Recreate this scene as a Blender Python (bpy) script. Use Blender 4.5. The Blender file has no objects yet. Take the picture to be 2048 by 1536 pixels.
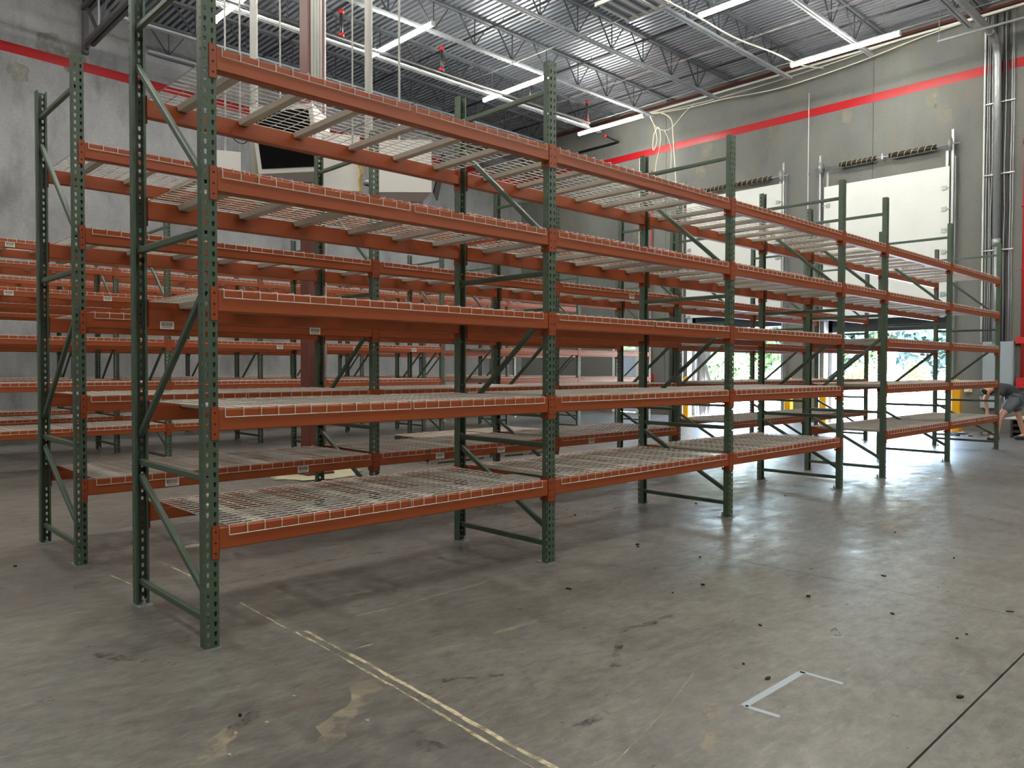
import bpy, bmesh, math, random
from mathutils import Vector, Matrix
random.seed(7)
S = bpy.context.scene
COL = S.collection
PI = math.pi

# ------------------------------------------------------------------ camera, world, sun, exposure
cam_d = bpy.data.cameras.new('camera'); cam = bpy.data.objects.new('camera', cam_d); COL.objects.link(cam)
F_PX, YAW, PITCH, ROLL, CAM_H = 1539.1, 0.80513, -0.0211, 0.00233, 1.4363
cam_d.sensor_width = 36.0; cam_d.sensor_fit = 'HORIZONTAL'; cam_d.lens = 36.0 * F_PX / 2048
cam_d.clip_start = 0.05; cam_d.clip_end = 600
fwd = Vector((math.cos(YAW)*math.cos(PITCH), math.sin(YAW)*math.cos(PITCH), math.sin(PITCH)))
rgt = Vector((math.sin(YAW), -math.cos(YAW), 0)); up = rgt.cross(fwd)
cr, sr = math.cos(ROLL), math.sin(ROLL)
r2 = cr*rgt + sr*up; u2 = -sr*rgt + cr*up
M = Matrix((r2, u2, -fwd)).transposed().to_4x4(); M.translation = (0, 0, CAM_H)
cam.matrix_world = M
S.camera = cam

S.view_settings.view_transform = 'Standard'; S.view_settings.look = 'None'
S.view_settings.exposure = 0.33; S.view_settings.gamma = 1.0; S.view_settings.use_curve_mapping = False
S.cycles.max_bounces = 10; S.cycles.diffuse_bounces = 5; S.cycles.glossy_bounces = 4; S.cycles.transparent_max_bounces = 12
S.cycles.sample_clamp_indirect = 6.0; S.cycles.caustics_reflective = False; S.cycles.caustics_refractive = False
S.cycles.use_denoising = True

w = bpy.data.worlds.new('sky'); S.world = w; w.use_nodes = True
nt = w.node_tree; nt.nodes.clear()
sky = nt.nodes.new('ShaderNodeTexSky'); sky.sky_type = 'NISHITA'; sky.sun_disc = False
sky.sun_elevation = math.radians(52); sky.sun_rotation = math.radians(200); sky.air_density = 1.2; sky.dust_density = 2.5
bg = nt.nodes.new('ShaderNodeBackground'); bg.inputs['Strength'].default_value = 7.5
out = nt.nodes.new('ShaderNodeOutputWorld')
nt.links.new(sky.outputs[0], bg.inputs[0]); nt.links.new(bg.outputs[0], out.inputs[0])

sun_d = bpy.data.lights.new('sun', 'SUN'); sun_d.energy = 5.0; sun_d.angle = 0.01; sun_d.color = (1, .95, .87)
sun = bpy.data.objects.new('sun', sun_d); COL.objects.link(sun)
sun.rotation_euler = Vector((0.25, 0.75, -1.15)).to_track_quat('-Z', 'Y').to_euler()

LAMP_STRENGTH = 105.0
for (y0, y1, z1) in ((5.95, 8.95, 2.4), (10.1, 13.15, 2.6), (14.95, 16.0, 2.5)):     # light portals in the dock doors guide sampling of the sky
    ld = bpy.data.lights.new('portal', 'AREA'); ld.shape = 'RECTANGLE'; ld.size = y1 - y0; ld.size_y = z1
    ld.cycles.is_portal = True
    lo = bpy.data.objects.new('portal', ld); COL.objects.link(lo)
    lo.matrix_world = Matrix(((0, 0, 1, 20.3), (1, 0, 0, (y0+y1)/2), (0, 1, 0, z1/2), (0, 0, 0, 1)))

# ------------------------------------------------------------------ helpers
def lin(c):
    return tuple((v/255/12.92 if v/255 <= .04045 else ((v/255+.055)/1.055)**2.4) for v in c) + (1,)

def mat(name, c, rough=.5, c2=None, scale=4.0, amt=.5, metal=0.0, bump=0.0, bscale=40.0, stretch=None, spec=.5, rough2=None):
    m = bpy.data.materials.new(name); m.use_nodes = True
    n = m.node_tree; b = n.nodes['Principled BSDF']
    b.inputs['Roughness'].default_value = rough; b.inputs['Metallic'].default_value = metal
    b.inputs['Specular IOR Level'].default_value = spec
    b.inputs['Base Color'].default_value = lin(c)
    tc = n.nodes.new('ShaderNodeTexCoord'); mp = n.nodes.new('ShaderNodeMapping')
    geo = n.nodes.new('ShaderNodeNewGeometry')
    n.links.new(geo.outputs['Position'], mp.inputs['Vector'])
    if stretch: mp.inputs['Scale'].default_value = stretch
    if c2:
        tx = n.nodes.new('ShaderNodeTexNoise'); tx.inputs['Scale'].default_value = scale; tx.inputs['Detail'].default_value = 6
        tx.inputs['Roughness'].default_value = .65
        rp = n.nodes.new('ShaderNodeValToRGB'); rp.color_ramp.elements[0].position = .5-.5*amt; rp.color_ramp.elements[1].position = .5+.5*amt
        rp.color_ramp.elements[0].color = lin(c); rp.color_ramp.elements[1].color = lin(c2)
        n.links.new(mp.outputs[0], tx.inputs['Vector']); n.links.new(tx.outputs[0], rp.inputs[0]); n.links.new(rp.outputs[0], b.inputs['Base Color'])
        if rough2 is not None:
            mr = n.nodes.new('ShaderNodeMapRange'); mr.inputs[1].default_value = .35; mr.inputs[2].default_value = .65
            mr.inputs[3].default_value = rough; mr.inputs[4].default_value = rough2
            n.links.new(tx.outputs[0], mr.inputs[0]); n.links.new(mr.outputs[0], b.inputs['Roughness'])
    if bump:
        tb = n.nodes.new('ShaderNodeTexNoise'); tb.inputs['Scale'].default_value = bscale; tb.inputs['Detail'].default_value = 4
        bp = n.nodes.new('ShaderNodeBump'); bp.inputs['Strength'].default_value = bump; bp.inputs['Distance'].default_value = .01
        n.links.new(mp.outputs[0], tb.inputs['Vector']); n.links.new(tb.outputs[0], bp.inputs['Height']); n.links.new(bp.outputs[0], b.inputs['Normal'])
    return m

def emit(name, c, s):
    m = bpy.data.materials.new(name); m.use_nodes = True
    b = m.node_tree.nodes['Principled BSDF']
    b.inputs['Base Color'].default_value = (.8, .8, .8, 1); b.inputs['Emission Color'].default_value = lin(c); b.inputs['Emission Strength'].default_value = s
    return m

def concrete_wall(name, c1, c2, c3):
    m = bpy.data.materials.new(name); m.use_nodes = True
    n = m.node_tree; b = n.nodes['Principled BSDF']; b.inputs['Roughness'].default_value = .7
    geo = n.nodes.new('ShaderNodeNewGeometry')
    def noise(sc, det, st=(1, 1, 1)):
        mp = n.nodes.new('ShaderNodeMapping'); mp.inputs['Scale'].default_value = st
        t = n.nodes.new('ShaderNodeTexNoise'); t.inputs['Scale'].default_value = sc; t.inputs['Detail'].default_value = det; t.inputs['Roughness'].default_value = .6
        n.links.new(geo.outputs['Position'], mp.inputs[0]); n.links.new(mp.outputs[0], t.inputs['Vector']); return t
    def ramp(t, p0, p1, a, d):
        r = n.nodes.new('ShaderNodeValToRGB'); r.color_ramp.elements[0].position = p0; r.color_ramp.elements[1].position = p1
        r.color_ramp.elements[0].color = a; r.color_ramp.elements[1].color = d
        n.links.new(t.outputs[0], r.inputs[0]); return r
    a = ramp(noise(.55, 8, (1, 1, .55)), .32, .68, lin(c1), lin(c2))
    f = ramp(noise(1.7, 10, (1, 1, .4)), .52, .78, (0, 0, 0, 1), (1, 1, 1, 1))
    g = ramp(noise(26, 5), .3, .75, (.86, .86, .86, 1), (1.08, 1.08, 1.08, 1))
    mx = n.nodes.new('ShaderNodeMix'); mx.data_type = 'RGBA'
    n.links.new(f.outputs[0], mx.inputs[0]); n.links.new(a.outputs[0], mx.inputs[6]); mx.inputs[7].default_value = lin(c3)
    mu = n.nodes.new('ShaderNodeMix'); mu.data_type = 'RGBA'; mu.blend_type = 'MULTIPLY'; mu.inputs[0].default_value = 1
    n.links.new(mx.outputs[2], mu.inputs[6]); n.links.new(g.outputs[0], mu.inputs[7]); n.links.new(mu.outputs[2], b.inputs['Base Color'])
    bp = n.nodes.new('ShaderNodeBump'); bp.inputs['Strength'].default_value = .25; bp.inputs['Distance'].default_value = .01
    tb = noise(18, 6); n.links.new(tb.outputs[0], bp.inputs['Height']); n.links.new(bp.outputs[0], b.inputs['Normal'])
    return m

def floor_mat():
    m = bpy.data.materials.new('polished_concrete'); m.use_nodes = True
    n = m.node_tree; b = n.nodes['Principled BSDF']
    geo = n.nodes.new('ShaderNodeNewGeometry')
    def noise(sc, det, st=(1, 1, 1), rot=0, ro=.6, dist=0):
        mp = n.nodes.new('ShaderNodeMapping'); mp.inputs['Scale'].default_value = st; mp.inputs['Rotation'].default_value = (0, 0, rot)
        t = n.nodes.new('ShaderNodeTexNoise'); t.inputs['Scale'].default_value = sc; t.inputs['Detail'].default_value = det
        t.inputs['Roughness'].default_value = ro; t.inputs['Distortion'].default_value = dist
        n.links.new(geo.outputs['Position'], mp.inputs[0]); n.links.new(mp.outputs[0], t.inputs['Vector']); return t
    def ramp(t, p0, p1, a, d):
        r = n.nodes.new('ShaderNodeValToRGB'); r.color_ramp.elements[0].position = p0; r.color_ramp.elements[1].position = p1
        r.color_ramp.elements[0].color = a; r.color_ramp.elements[1].color = d
        n.links.new(t.outputs[0], r.inputs[0]); return r
    def mix(fac, a, c, mode='MIX'):
        x = n.nodes.new('ShaderNodeMix'); x.data_type = 'RGBA'; x.blend_type = mode
        if isinstance(fac, float): x.inputs[0].default_value = fac
        else: n.links.new(fac.outputs[0], x.inputs[0])
        n.links.new(a, x.inputs[6])
        if isinstance(c, tuple): x.inputs[7].default_value = c
        else: n.links.new(c, x.inputs[7])
        return x.outputs[2]
    K, W_ = (0, 0, 0, 1), (1, 1, 1, 1)
    base = ramp(noise(.6, 9, dist=.6), .25, .75, lin((96, 94, 90)), lin((130, 128, 123))).outputs[0]
    fine = ramp(noise(9, 12, (1, 1.7, 1), .5, .75), .30, .72, (.52, .52, .53, 1), (1.4, 1.4, 1.36, 1)).outputs[0]
    c = mix(1.0, base, fine, 'MULTIPLY')
    # scuffs: noise stretched along the travel directions
    s1 = ramp(noise(5, 12, (1, 6, 1), .25, .78), .54, .80, K, (.7, .7, .7, 1))
    c = mix(s1, c, lin((170, 166, 156)))
    s2 = ramp(noise(4.5, 12, (1, 4.5, 1), -.55, .78), .55, .80, K, (.8, .8, .8, 1))
    c = mix(s2, c, lin((58, 57, 55)))
    s3 = ramp(noise(1.3, 12, (1, 1.6, 1), .8, .75, 1.0), .52, .80, K, (.6, .6, .6, 1))
    c = mix(s3, c, lin((150, 146, 128)))
    s4 = ramp(noise(1.1, 12, (1.3, 1, 1), .3, .75, .8), .52, .80, K, (.7, .7, .7, 1))
    c = mix(s4, c, lin((64, 63, 61)))
    s5 = ramp(noise(2.2, 12, (1, 1.5, 1), 1.3, .75, .5), .56, .80, K, (.45, .45, .45, 1))
    c = mix(s5, c, lin((124, 98, 92)))
    sp = ramp(noise(45, 4), .68, .76, K, (.8, .8, .8, 1))
    c = mix(sp, c, lin((190, 187, 176)))
    n.links.new(c, b.inputs['Base Color'])
    rr = ramp(noise(3.4, 10, (1, 2, 1), .4, .7), .3, .7, (.24, .24, .24, 1), (.52, .52, .52, 1))
    n.links.new(rr.outputs[0], b.inputs['Roughness'])
    bp = n.nodes.new('ShaderNodeBump'); bp.inputs['Strength'].default_value = .22; bp.inputs['Distance'].default_value = .01
    n.links.new(noise(9, 6, (1, 2.2, 1), .3).outputs[0], bp.inputs['Height']); n.links.new(bp.outputs[0], b.inputs['Normal'])
    b.inputs['Specular IOR Level'].default_value = .55
    return m

def worn(name, c, lo, hi, scale=9, c2=None):
    m = mat(name, c, .6, c2 or c, 14)
    n = m.node_tree; b = n.nodes['Principled BSDF']
    geo = n.nodes.new('ShaderNodeNewGeometry')
    t = n.nodes.new('ShaderNodeTexNoise'); t.inputs['Scale'].default_value = scale; t.inputs['Detail'].default_value = 8; t.inputs['Roughness'].default_value = .7
    r = n.nodes.new('ShaderNodeMapRange'); r.inputs[1].default_value = lo; r.inputs[2].default_value = hi
    n.links.new(geo.outputs['Position'], t.inputs['Vector']); n.links.new(t.outputs[0], r.inputs[0]); n.links.new(r.outputs[0], b.inputs['Alpha'])
    return m

class MB:
    def __init__(s): s.v = []; s.f = []; s.mi = []; s.cur = 0
    def add(s, vs, fs):
        o = len(s.v); s.v += [tuple(p) for p in vs]; s.f += [tuple(i+o for i in f) for f in fs]; s.mi += [s.cur]*len(fs); return s
    def box(s, x0, x1, y0, y1, z0, z1):
        return s.add([(x0,y0,z0),(x1,y0,z0),(x1,y1,z0),(x0,y1,z0),(x0,y0,z1),(x1,y0,z1),(x1,y1,z1),(x0,y1,z1)],
                     [(0,3,2,1),(4,5,6,7),(0,1,5,4),(1,2,6,5),(2,3,7,6),(3,0,4,7)])
    def prism(s, prof, origin, U, V, ext, caps=True):
        U, V, E, o = Vector(U), Vector(V), Vector(ext), Vector(origin); n = len(prof)
        a = [o+U*p[0]+V*p[1] for p in prof]; vs = a+[p+E for p in a]
        fs = [(i, (i+1) % n, (i+1) % n+n, i+n) for i in range(n)]
        if U.cross(V).dot(E) < 0: fs = [f[::-1] for f in fs]
        if caps:
            k = tuple(range(n)); c0, c1 = k[::-1], tuple(i+n for i in k)
            if U.cross(V).dot(E) < 0: c0, c1 = c0[::-1], c1[::-1]
            fs += [c0, c1]
        return s.add(vs, fs)
    def tube(s, pts, r, seg=6, caps=True, closed=False):
        pts = [Vector(p) for p in pts]; rings = []
        n = len(pts); prev = None
        for i, p in enumerate(pts):
            if closed: d = pts[(i+1) % n]-pts[i-1]
            else: d = pts[min(i+1, n-1)]-pts[max(i-1, 0)]
            d.normalize()
            a = prev if prev is not None else (Vector((0, 0, 1)) if abs(d.z) < .9 else Vector((1, 0, 0)))
            x = a-d*a.dot(d)
            if x.length < 1e-5: x = d.orthogonal()
            x.normalize(); prev = x; y = d.cross(x)
            rr = r[i] if isinstance(r, (list, tuple)) else r
            rings.append([p+x*rr*math.cos(2*PI*k/seg)+y*rr*math.sin(2*PI*k/seg) for k in range(seg)])
        vs = [q for g in rings for q in g]; fs = []
        for i in range(n if closed else n-1):
            j = (i+1) % n
            fs += [(i*seg+k, i*seg+(k+1) % seg, j*seg+(k+1) % seg, j*seg+k) for k in range(seg)]
        if caps and not closed: fs += [tuple(range(seg))[::-1], tuple((n-1)*seg+k for k in range(seg))]
        return s.add(vs, fs)
    def bar(s, p, q, a, b, upv=(0, 0, 1)):
        """rectangular bar from p to q, a wide (across), b deep (along up)"""
        p, q = Vector(p), Vector(q); d = (q-p).normalized(); u = Vector(upv); u = (u-d*u.dot(d))
        u.normalize(); x = d.cross(u); c = min(a, b)*.18
        prof = [(-a/2+c,-b/2),(a/2-c,-b/2),(a/2,-b/2+c),(a/2,b/2-c),(a/2-c,b/2),(-a/2+c,b/2),(-a/2,b/2-c),(-a/2,-b/2+c)]
        return s.prism(prof, p, x, u, q-p)
    def holed(s, P, U, V, N, ub, vb, hole):
        P, U, V, N = Vector(P), Vector(U), Vector(V), Vector(N)
        for i in range(len(ub)-1):
            for j in range(len(vb)-1):
                u0, u1, v0, v1 = ub[i], ub[i+1], vb[j], vb[j+1]; uc, vc = (u0+u1)/2, (v0+v1)/2
                o = [(u0,v0),(uc,v0),(u1,v0),(u1,vc),(u1,v1),(uc,v1),(u0,v1),(u0,vc)]
                h = hole(i, j)
                if not h:
                    a = [P+U*x+V*y for x, y in (o[0], o[2], o[4], o[6])]
                    s.add(a+[p+N for p in a], [(0,1,2,3),(7,6,5,4)]); continue
                h = [(uc+x, vc+y) for x, y in h]
                a = [P+U*x+V*y for x, y in o+h]; vs = a+[p+N for p in a]; fs = []
                for k in range(8):
                    q = (k+1) % 8
                    fs += [(k, q, 8+q, 8+k), (16+k, 24+k, 24+q, 16+q), (8+k, 8+q, 24+q, 24+k)]
                s.add(vs, fs)
        return s
    def mesh(s, name, mats):
        me = bpy.data.meshes.new(name); me.from_pydata(s.v, [], s.f)
        for m in (mats if isinstance(mats, (list, tuple)) else [mats]): me.materials.append(m)
        if any(s.mi): me.polygons.foreach_set('material_index', s.mi)
        me.update(); return me
    def build(s, name, mats, parent=None, loc=(0, 0, 0), rz=0):
        return put(name, s.mesh(name, mats), parent, loc, rz)

def put(name, me, parent=None, loc=(0, 0, 0), rz=0):
    o = bpy.data.objects.new(name, me); COL.objects.link(o); o.location = loc; o.rotation_euler = (0, 0, rz)
    if parent: o.parent = parent
    return o
def empty(name, loc=(0, 0, 0), parent=None, rz=0):
    o = bpy.data.objects.new(name, None); COL.objects.link(o); o.location = loc; o.rotation_euler = (0, 0, rz); o.empty_display_size = .1
    if parent: o.parent = parent
    return o
def tag(o, label=None, cat=None, group=None, kind=None):
    if label: o['label'] = label
    if cat: o['category'] = cat
    if group: o['group'] = group
    if kind: o['kind'] = kind
    return o
def smooth(o, ang=None):
    for p in o.data.polygons: p.use_smooth = True
    return o
ORD = 'first second third fourth fifth sixth seventh eighth ninth tenth eleventh twelfth thirteenth'.split()

# ------------------------------------------------------------------ materials
GREEN = mat('green_post_paint', (66, 83, 68), .42, (78, 95, 79), 3.0, .6, bump=.05)
ORANGE = mat('orange_beam_paint', (160, 78, 34), .42, (142, 66, 28), 2.2, .7, bump=.06)
RUSTO = mat('orange_connector_paint', (160, 74, 32), .45, (126, 56, 24), 18, .6)
DARK = mat('dark_hole', (28, 22, 20), .8)
WIRE = mat('wire_finish', (214, 209, 200), .35, (192, 186, 176), 6, .6)
CHAN = mat('channel_steel', (196, 191, 180), .42, (178, 172, 160), 9, .6)
GALV = mat('galvanized', (176, 180, 180), .4, (150, 155, 156), 8, .6, metal=.5)
WALL_L = concrete_wall('concrete_left', (120, 122, 125), (170, 171, 171), (108, 110, 115))
WALL_R = concrete_wall('concrete_right', (98, 101, 98), (122, 125, 120), (118, 115, 102))
FLOOR = floor_mat()
SUB = mat('joint_filler', (44, 42, 40), .9)
RED = mat('red_stripe_paint', (176, 26, 34), .28, (168, 22, 30), 5)
REDP = mat('red_pipe_paint', (186, 38, 40), .35)
LEDGER = mat('dark_red_ledger', (88, 40, 34), .5)
DECKM = mat('roof_deck_steel', (206, 211, 218), .34, (186, 193, 202), 3, .7, metal=.75)
JOIST = mat('joist_grey_paint', (112, 118, 122), .5, (98, 104, 108), 4)
JOISTL = mat('joist_pale_lit_grey', (172, 178, 180), .45, (150, 156, 160), 4)  # paler grey: lamp light on the joist bottom chords put into the colour
RODM = mat('joist_web_paint', (62, 66, 70), .5)
GIRD = mat('girder_paint', (92, 88, 90), .5, (78, 76, 78), 4)
MAROON = mat('maroon_column_paint', (112, 62, 54), .45, (100, 54, 48), 3)
WHITE = mat('white_paint', (226, 226, 222), .35)
WHITED = mat('white_door_skin', (222, 226, 222), .42, (212, 217, 214), 2.0)
PVC = mat('white_conduit', (222, 224, 218), .35)
BLACK = mat('black_plastic', (20, 20, 22), .35)
SCREEN = mat('black_screen_glass', (6, 6, 8), .06)
BLKPIPE = mat('black_pipe', (36, 36, 38), .4)
YELLOW = mat('bollard_yellow', (236, 176, 22), .4, (224, 160, 18), 5)
WOOD = mat('weathered_wood', (176, 166, 150), .75, (128, 116, 100), 8, .7, stretch=(3, 3, 3), bump=.2)
WOODD = mat('dark_wood', (72, 60, 52), .8, (54, 46, 42), 8)
PANELG = mat('panel_grey', (150, 162, 168), .4)
LABELW = mat('label_white', (232, 228, 216), .5)
LABELK = mat('label_black', (26, 26, 26), .6)
CABLE = mat('white_cable', (222, 218, 196), .5)
YCORD = mat('yellow_cord', (206, 168, 40), .5)
PADK = mat('black_dock_pad', (42, 44, 44), .7, (52, 54, 54), 4)
FABRIC = mat('grey_curtain', (150, 152, 154), .8)
STAIN = worn('patch_stain', (150, 145, 124), .30, .85, 4, (164, 158, 138))
LENS = emit('lamp_lens', (255, 250, 240), LAMP_STRENGTH)
PUTTY = mat('grout_pad', (196, 192, 160), .8, (170, 166, 140), 7)

# ------------------------------------------------------------------ setting: floor, walls, ceiling
XR, YLW = 20.0, 20.2
fl = MB().box(-14.3, 20.3, -12.3, 21.2, -.25, -.02).build('floor', SUB); tag(fl, 'stained grey polished concrete warehouse floor', kind='structure')
for (x0, x1) in ((-14.3, 5.198), (5.2025, 20.3)):
    for (y0, y1) in ((-12.3, .981), (.990, 21.2)):
        MB().box(x0, x1, y0, y1, -.02, 0).build('slab', FLOOR, fl)

def strip(pts, wd, jit=.0, z=.0008):
    """ragged flat band along pts"""
    mb = MB(); P = []
    for a, b in zip(pts, pts[1:]):
        a, b = Vector((*a, 0)), Vector((*b, 0)); n = max(2, int((b-a).length/.06))
        P += [a.lerp(b, k/n) for k in range(n)]
    P.append(Vector((*pts[-1], 0)))
    vs = []
    for i, p in enumerate(P):
        d = (P[min(i+1, len(P)-1)]-P[max(i-1, 0)]).normalized(); s = Vector((-d.y, d.x, 0))
        j1, j2 = random.uniform(-jit, jit), random.uniform(-jit, jit)
        vs += [p+s*(wd/2+j1)+Vector((0, 0, z)), p-s*(wd/2+j2)+Vector((0, 0, z))]
    mb.add(vs, [(2*i, 2*i+1, 2*i+3, 2*i+2) for i in range(len(P)-1)])
    return mb
TAPE = worn('tape_residue', (196, 184, 146), .36, .56, 7, (206, 196, 168))
FAINT = worn('faint_residue', (186, 176, 148), .45, .75, 6)
REDL = worn('red_chalk', (150, 84, 76), .42, .72, 8)
BLUET = worn('pale_blue_tape', (168, 180, 188), .12, .32, 12)
SKID = worn('rubber_skid', (66, 63, 60), .44, .75, 12)
marks = [
 ([(2.075, 3.80), (2.07, 3.34), (2.04, 2.6), (2.015, 2.2), (2.0, 1.7)], .022, .005, TAPE),
 ([(2.03, 3.80), (2.02, 3.34), (1.985, 2.6), (1.96, 2.2), (1.945, 1.7)], .012, .005, TAPE),
 ([(2.04, 4.51), (2.02, 3.87)], .012, .004, TAPE), ([(2.085, 4.45), (2.07, 3.95)], .012, .004, FAINT), ([(2.045, 5.9), (2.06, 5.1)], .015, .004, TAPE),
 ([(1.663, 5.73), (1.693, 5.39)], .012, .003, TAPE),
 ([(2.08, 3.364), (2.23, 3.36)], .014, .002, TAPE), ([(2.06, 3.80), (2.2, 3.778)], .016, .004, FAINT), ([(1.99, 2.70), (2.13, 2.69)], .014, .003, FAINT),
 ([(2.40, 3.80), (2.83, 3.795), (3.5, 3.82)], .022, .008, FAINT), ([(2.6, 3.05), (3.4, 3.02)], .03, .01, FAINT),
 ([(2.11, 4.96), (2.91, 5.06), (4.02, 4.92)], .02, .006, REDL), ([(4.63, 4.963), (6.6, 4.92)], .03, .01, REDL),
 ([(1.05, 4.968), (1.6, 4.99)], .014, .004, FAINT), ([(2.17, 1.73), (2.69, 1.86), (3.12, 2.0)], .008, .002, FAINT),
 ([(2.962, 1.653), (3.5, 1.65)], .034, .001, BLUET), ([(3.495, 1.66), (3.50, 1.46)], .026, .001, BLUET), ([(2.965, 1.65), (2.977, 1.50)], .026, .001, BLUET),
 ([(1.75, 2.35), (1.82, 2.22)], .05, .02, SKID), ([(2.3, 2.0), (2.5, 2.03)], .05, .02, SKID), ([(1.25, 2.9), (1.45, 3.02)], .05, .02, SKID),
 ([(2.2, 2.75), (2.45, 2.6)], .04, .015, SKID), ([(1.3, 3.9), (1.15, 4.2)], .05, .02, SKID), ([(3.3, 2.6), (3.75, 2.55)], .05, .02, SKID), ([(2.9, 2.3), (3.2, 2.5)], .035, .012, SKID),
 ([(1.45, 2.55), (1.95, 2.95)], .10, .04, FAINT), ([(1.0, 2.7), (1.3, 2.95)], .09, .04, FAINT), ([(2.5, 1.5), (2.9, 1.75)], .08, .03, FAINT),
]
for p, wd, j, m in marks: strip(p, wd, j).build('floor_marking', m, fl)

# right wall: tilt-up concrete panels with dock door openings (Y ranges)
wr = MB().box(XR+.12, XR+.25, -12.3, 4.2, 0, 9.82).build('wall_right', WALL_R); tag(wr, 'grey tilt-up concrete wall with dock doors and red stripe', kind='structure')
OPEN = [(5.95, 8.95, 3.05), (10.1, 13.15, 3.1), (14.95, 16.0, 2.55)]
def wall_panel(y0, y1):
    mb = MB(); ops = [o for o in OPEN if o[0] < y1 and o[1] > y0]; y = y0
    for a, b, h in ops:
        a2, b2 = max(a, y0), min(b, y1)
        if a2 > y: mb.box(XR, XR+.25, y, a2, 0, 9.82)
        mb.box(XR, XR+.25, a2, b2, h, 9.82); y = b2
    if y < y1: mb.box(XR, XR+.25, y, y1, 0, 9.82)
    mb.build('panel', WALL_R, wr)
for a, b in ((-12.3, -1.0), (-.985, 7.745), (7.757, 13.95), (13.965, 20.6)): wall_panel(a, b)
# left wall (very slightly out of square with the racks)
WL_A, WL_B = 19.15, 20.32            # Y at X=1 and X=20
def wly(x): return WL_A+(WL_B-WL_A)*(x-1)/19
wl = MB().prism([(-14.3, wly(-14.3)), (20.25, wly(20.25)), (20.25, wly(20.25)+.25), (-14.3, wly(-14.3)+.25)], (0, 0, 0), (1, 0, 0), (0, 1, 0), (0, 0, 9.82)).build('wall_left', WALL_L)
tag(wl, 'mottled light grey concrete wall with red stripe', kind='structure')
tag(MB().box(-14.5, -14.3, -12.3, 21.2, 0, 9.82).build('wall_back', WALL_L), 'plain concrete wall behind the racks', kind='structure')
tag(MB().box(-14.5, 20.25, -12.5, -12.3, 0, 9.82).build('wall_front', WALL_L), 'plain concrete wall opposite the racks', kind='structure')
t1 = MB().box(XR-.003, XR, -12.3, wly(20)-.01, 8.12, 8.33).build('trim_1', RED); tag(t1, 'red stripe painted along the dock door wall', kind='structure')
t2 = MB().prism([(-14, wly(-14)-.003), (19.99, wly(19.99)-.003), (19.99, wly(19.99)), (-14, wly(-14))], (0, 0, 8.12), (1, 0, 0), (0, 1, 0), (0, 0, .21)).build('trim_2', RED); tag(t2, 'red stripe painted along the left concrete wall', kind='structure')
t3 = MB().box(XR-.10, XR, -12.3, wly(20), 9.52, 9.535).box(XR-.012, XR, -12.3, wly(20), 9.535, 9.62).build('trim_3', LEDGER); tag(t3, 'dark red steel ledger angle under the roof deck', kind='structure')
def blob(mb, cx, cz, rx, rz, place, n=18):
    ph = [random.uniform(.75, 1.15) for _ in range(n)]
    vs = [place(cx, cz)]+[place(cx+rx*ph[i]*math.cos(2*PI*i/n), cz+rz*ph[i]*math.sin(2*PI*i/n)) for i in range(n)]
    mb.add(vs, [(0, 1+(i+1) % n, 1+i) for i in range(n)])
for (y, z, r) in ((10.42, 7.94, .17), (8.39, 7.92, .15), (6.39, 7.91, .17), (6.11, 7.41, .16), (12.53, 7.90, .20), (12.7, 7.3, .18), (17.5, 7.1, .2), (6.3, 7.65, .06)):
    mb = MB(); blob(mb, y, z, r, r*1.5, lambda a, b: (XR-.002, a, b)); mb.build('patch', STAIN, wr)
for (x, z, r) in ((2.1, 8.75, .3), (3.1, 8.55, .22), (3.9, 7.75, .22), (4.5, 8.5, .3), (5.0, 8.3, .3), (1.6, 6.6, .25), (2.7, 6.2, .3), (8.2, 6.3, .25)):
    mb = MB(); blob(mb, x, z, r, r, lambda a, b: (a, wly(a)-.002, b)); mb.build('patch', STAIN, wl)

# ceiling: corrugated deck, ribs along Y
mb = MB(); pitch = .1524; n = int(34.3/pitch); prof = []
for i in range(n):
    x = -14.3+i*pitch; prof += [(x, 9.66), (x+.078, 9.66), (x+.082, 9.765), (x+.148, 9.765)]
vs = [(x, -12.3, z) for x, z in prof]+[(x, 21.0, z) for x, z in prof]; k = len(prof)
mb.add(vs, [(i, i+1, i+1+k, i+k) for i in range(k-1)])
mb.box(-14.5, 20.3, -12.5, 21.2, 9.80, 9.95)  # unseen slab added above the deck to block outside light
ce = mb.build('ceiling', DECKM); tag(ce, 'corrugated steel roof deck', kind='structure')

# ------------------------------------------------------------------ roof joists, girder
NODE = 1.22
rodL = MB().bar((0, 0, 0), (.46, 0, -.60), .03, .03).mesh('web_rod', RODM)
rodV = MB().bar((0, 0, 0), (0, 0, -.60), .022, .022, (1, 0, 0)).mesh('web_rod', RODM)
rodR = MB().bar((0, 0, 0), (.42, 0, .60), .02, .02).mesh('web_rod', RODM)
JY = [5.35, 7.45, 9.5, 11.62, 13.75, 15.85, 17.9, 19.35]
for i, y in enumerate(JY):
    x0 = 5.25 if i < 7 else 6.4
    j = empty('roof_joist', (x0, y, 9.6))
    tag(j, f'open web steel roof joist, {ORD[7-i]} one out from the left concrete wall', 'roof joist', 'roof joists')
    L = 19.98-x0
    MB().box(0, L, -.075, -.012, .0, .058).box(0, L, .012, .075, .0, .058).build('top_chord', JOIST, j)
    MB().box(.15, 19.1-x0, -.06, -.012, -.68, -.63).box(.15, 19.1-x0, .012, .06, -.68, -.63).build('bottom_chord', JOISTL, j)
    x = .5
    while x+.9 < L:
        put('web_rod', rodL, j, (x-.35, 0, .0)); put('web_rod', rodV, j, (x+.13, 0, .0)); put('web_rod', rodR, j, (x+.13, 0, -.62)); x += NODE
g = empty('roof_girder', (5.2, 0, 0)); tag(g, 'heavy grey joist girder running out from the left concrete wall', 'girder')
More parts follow.
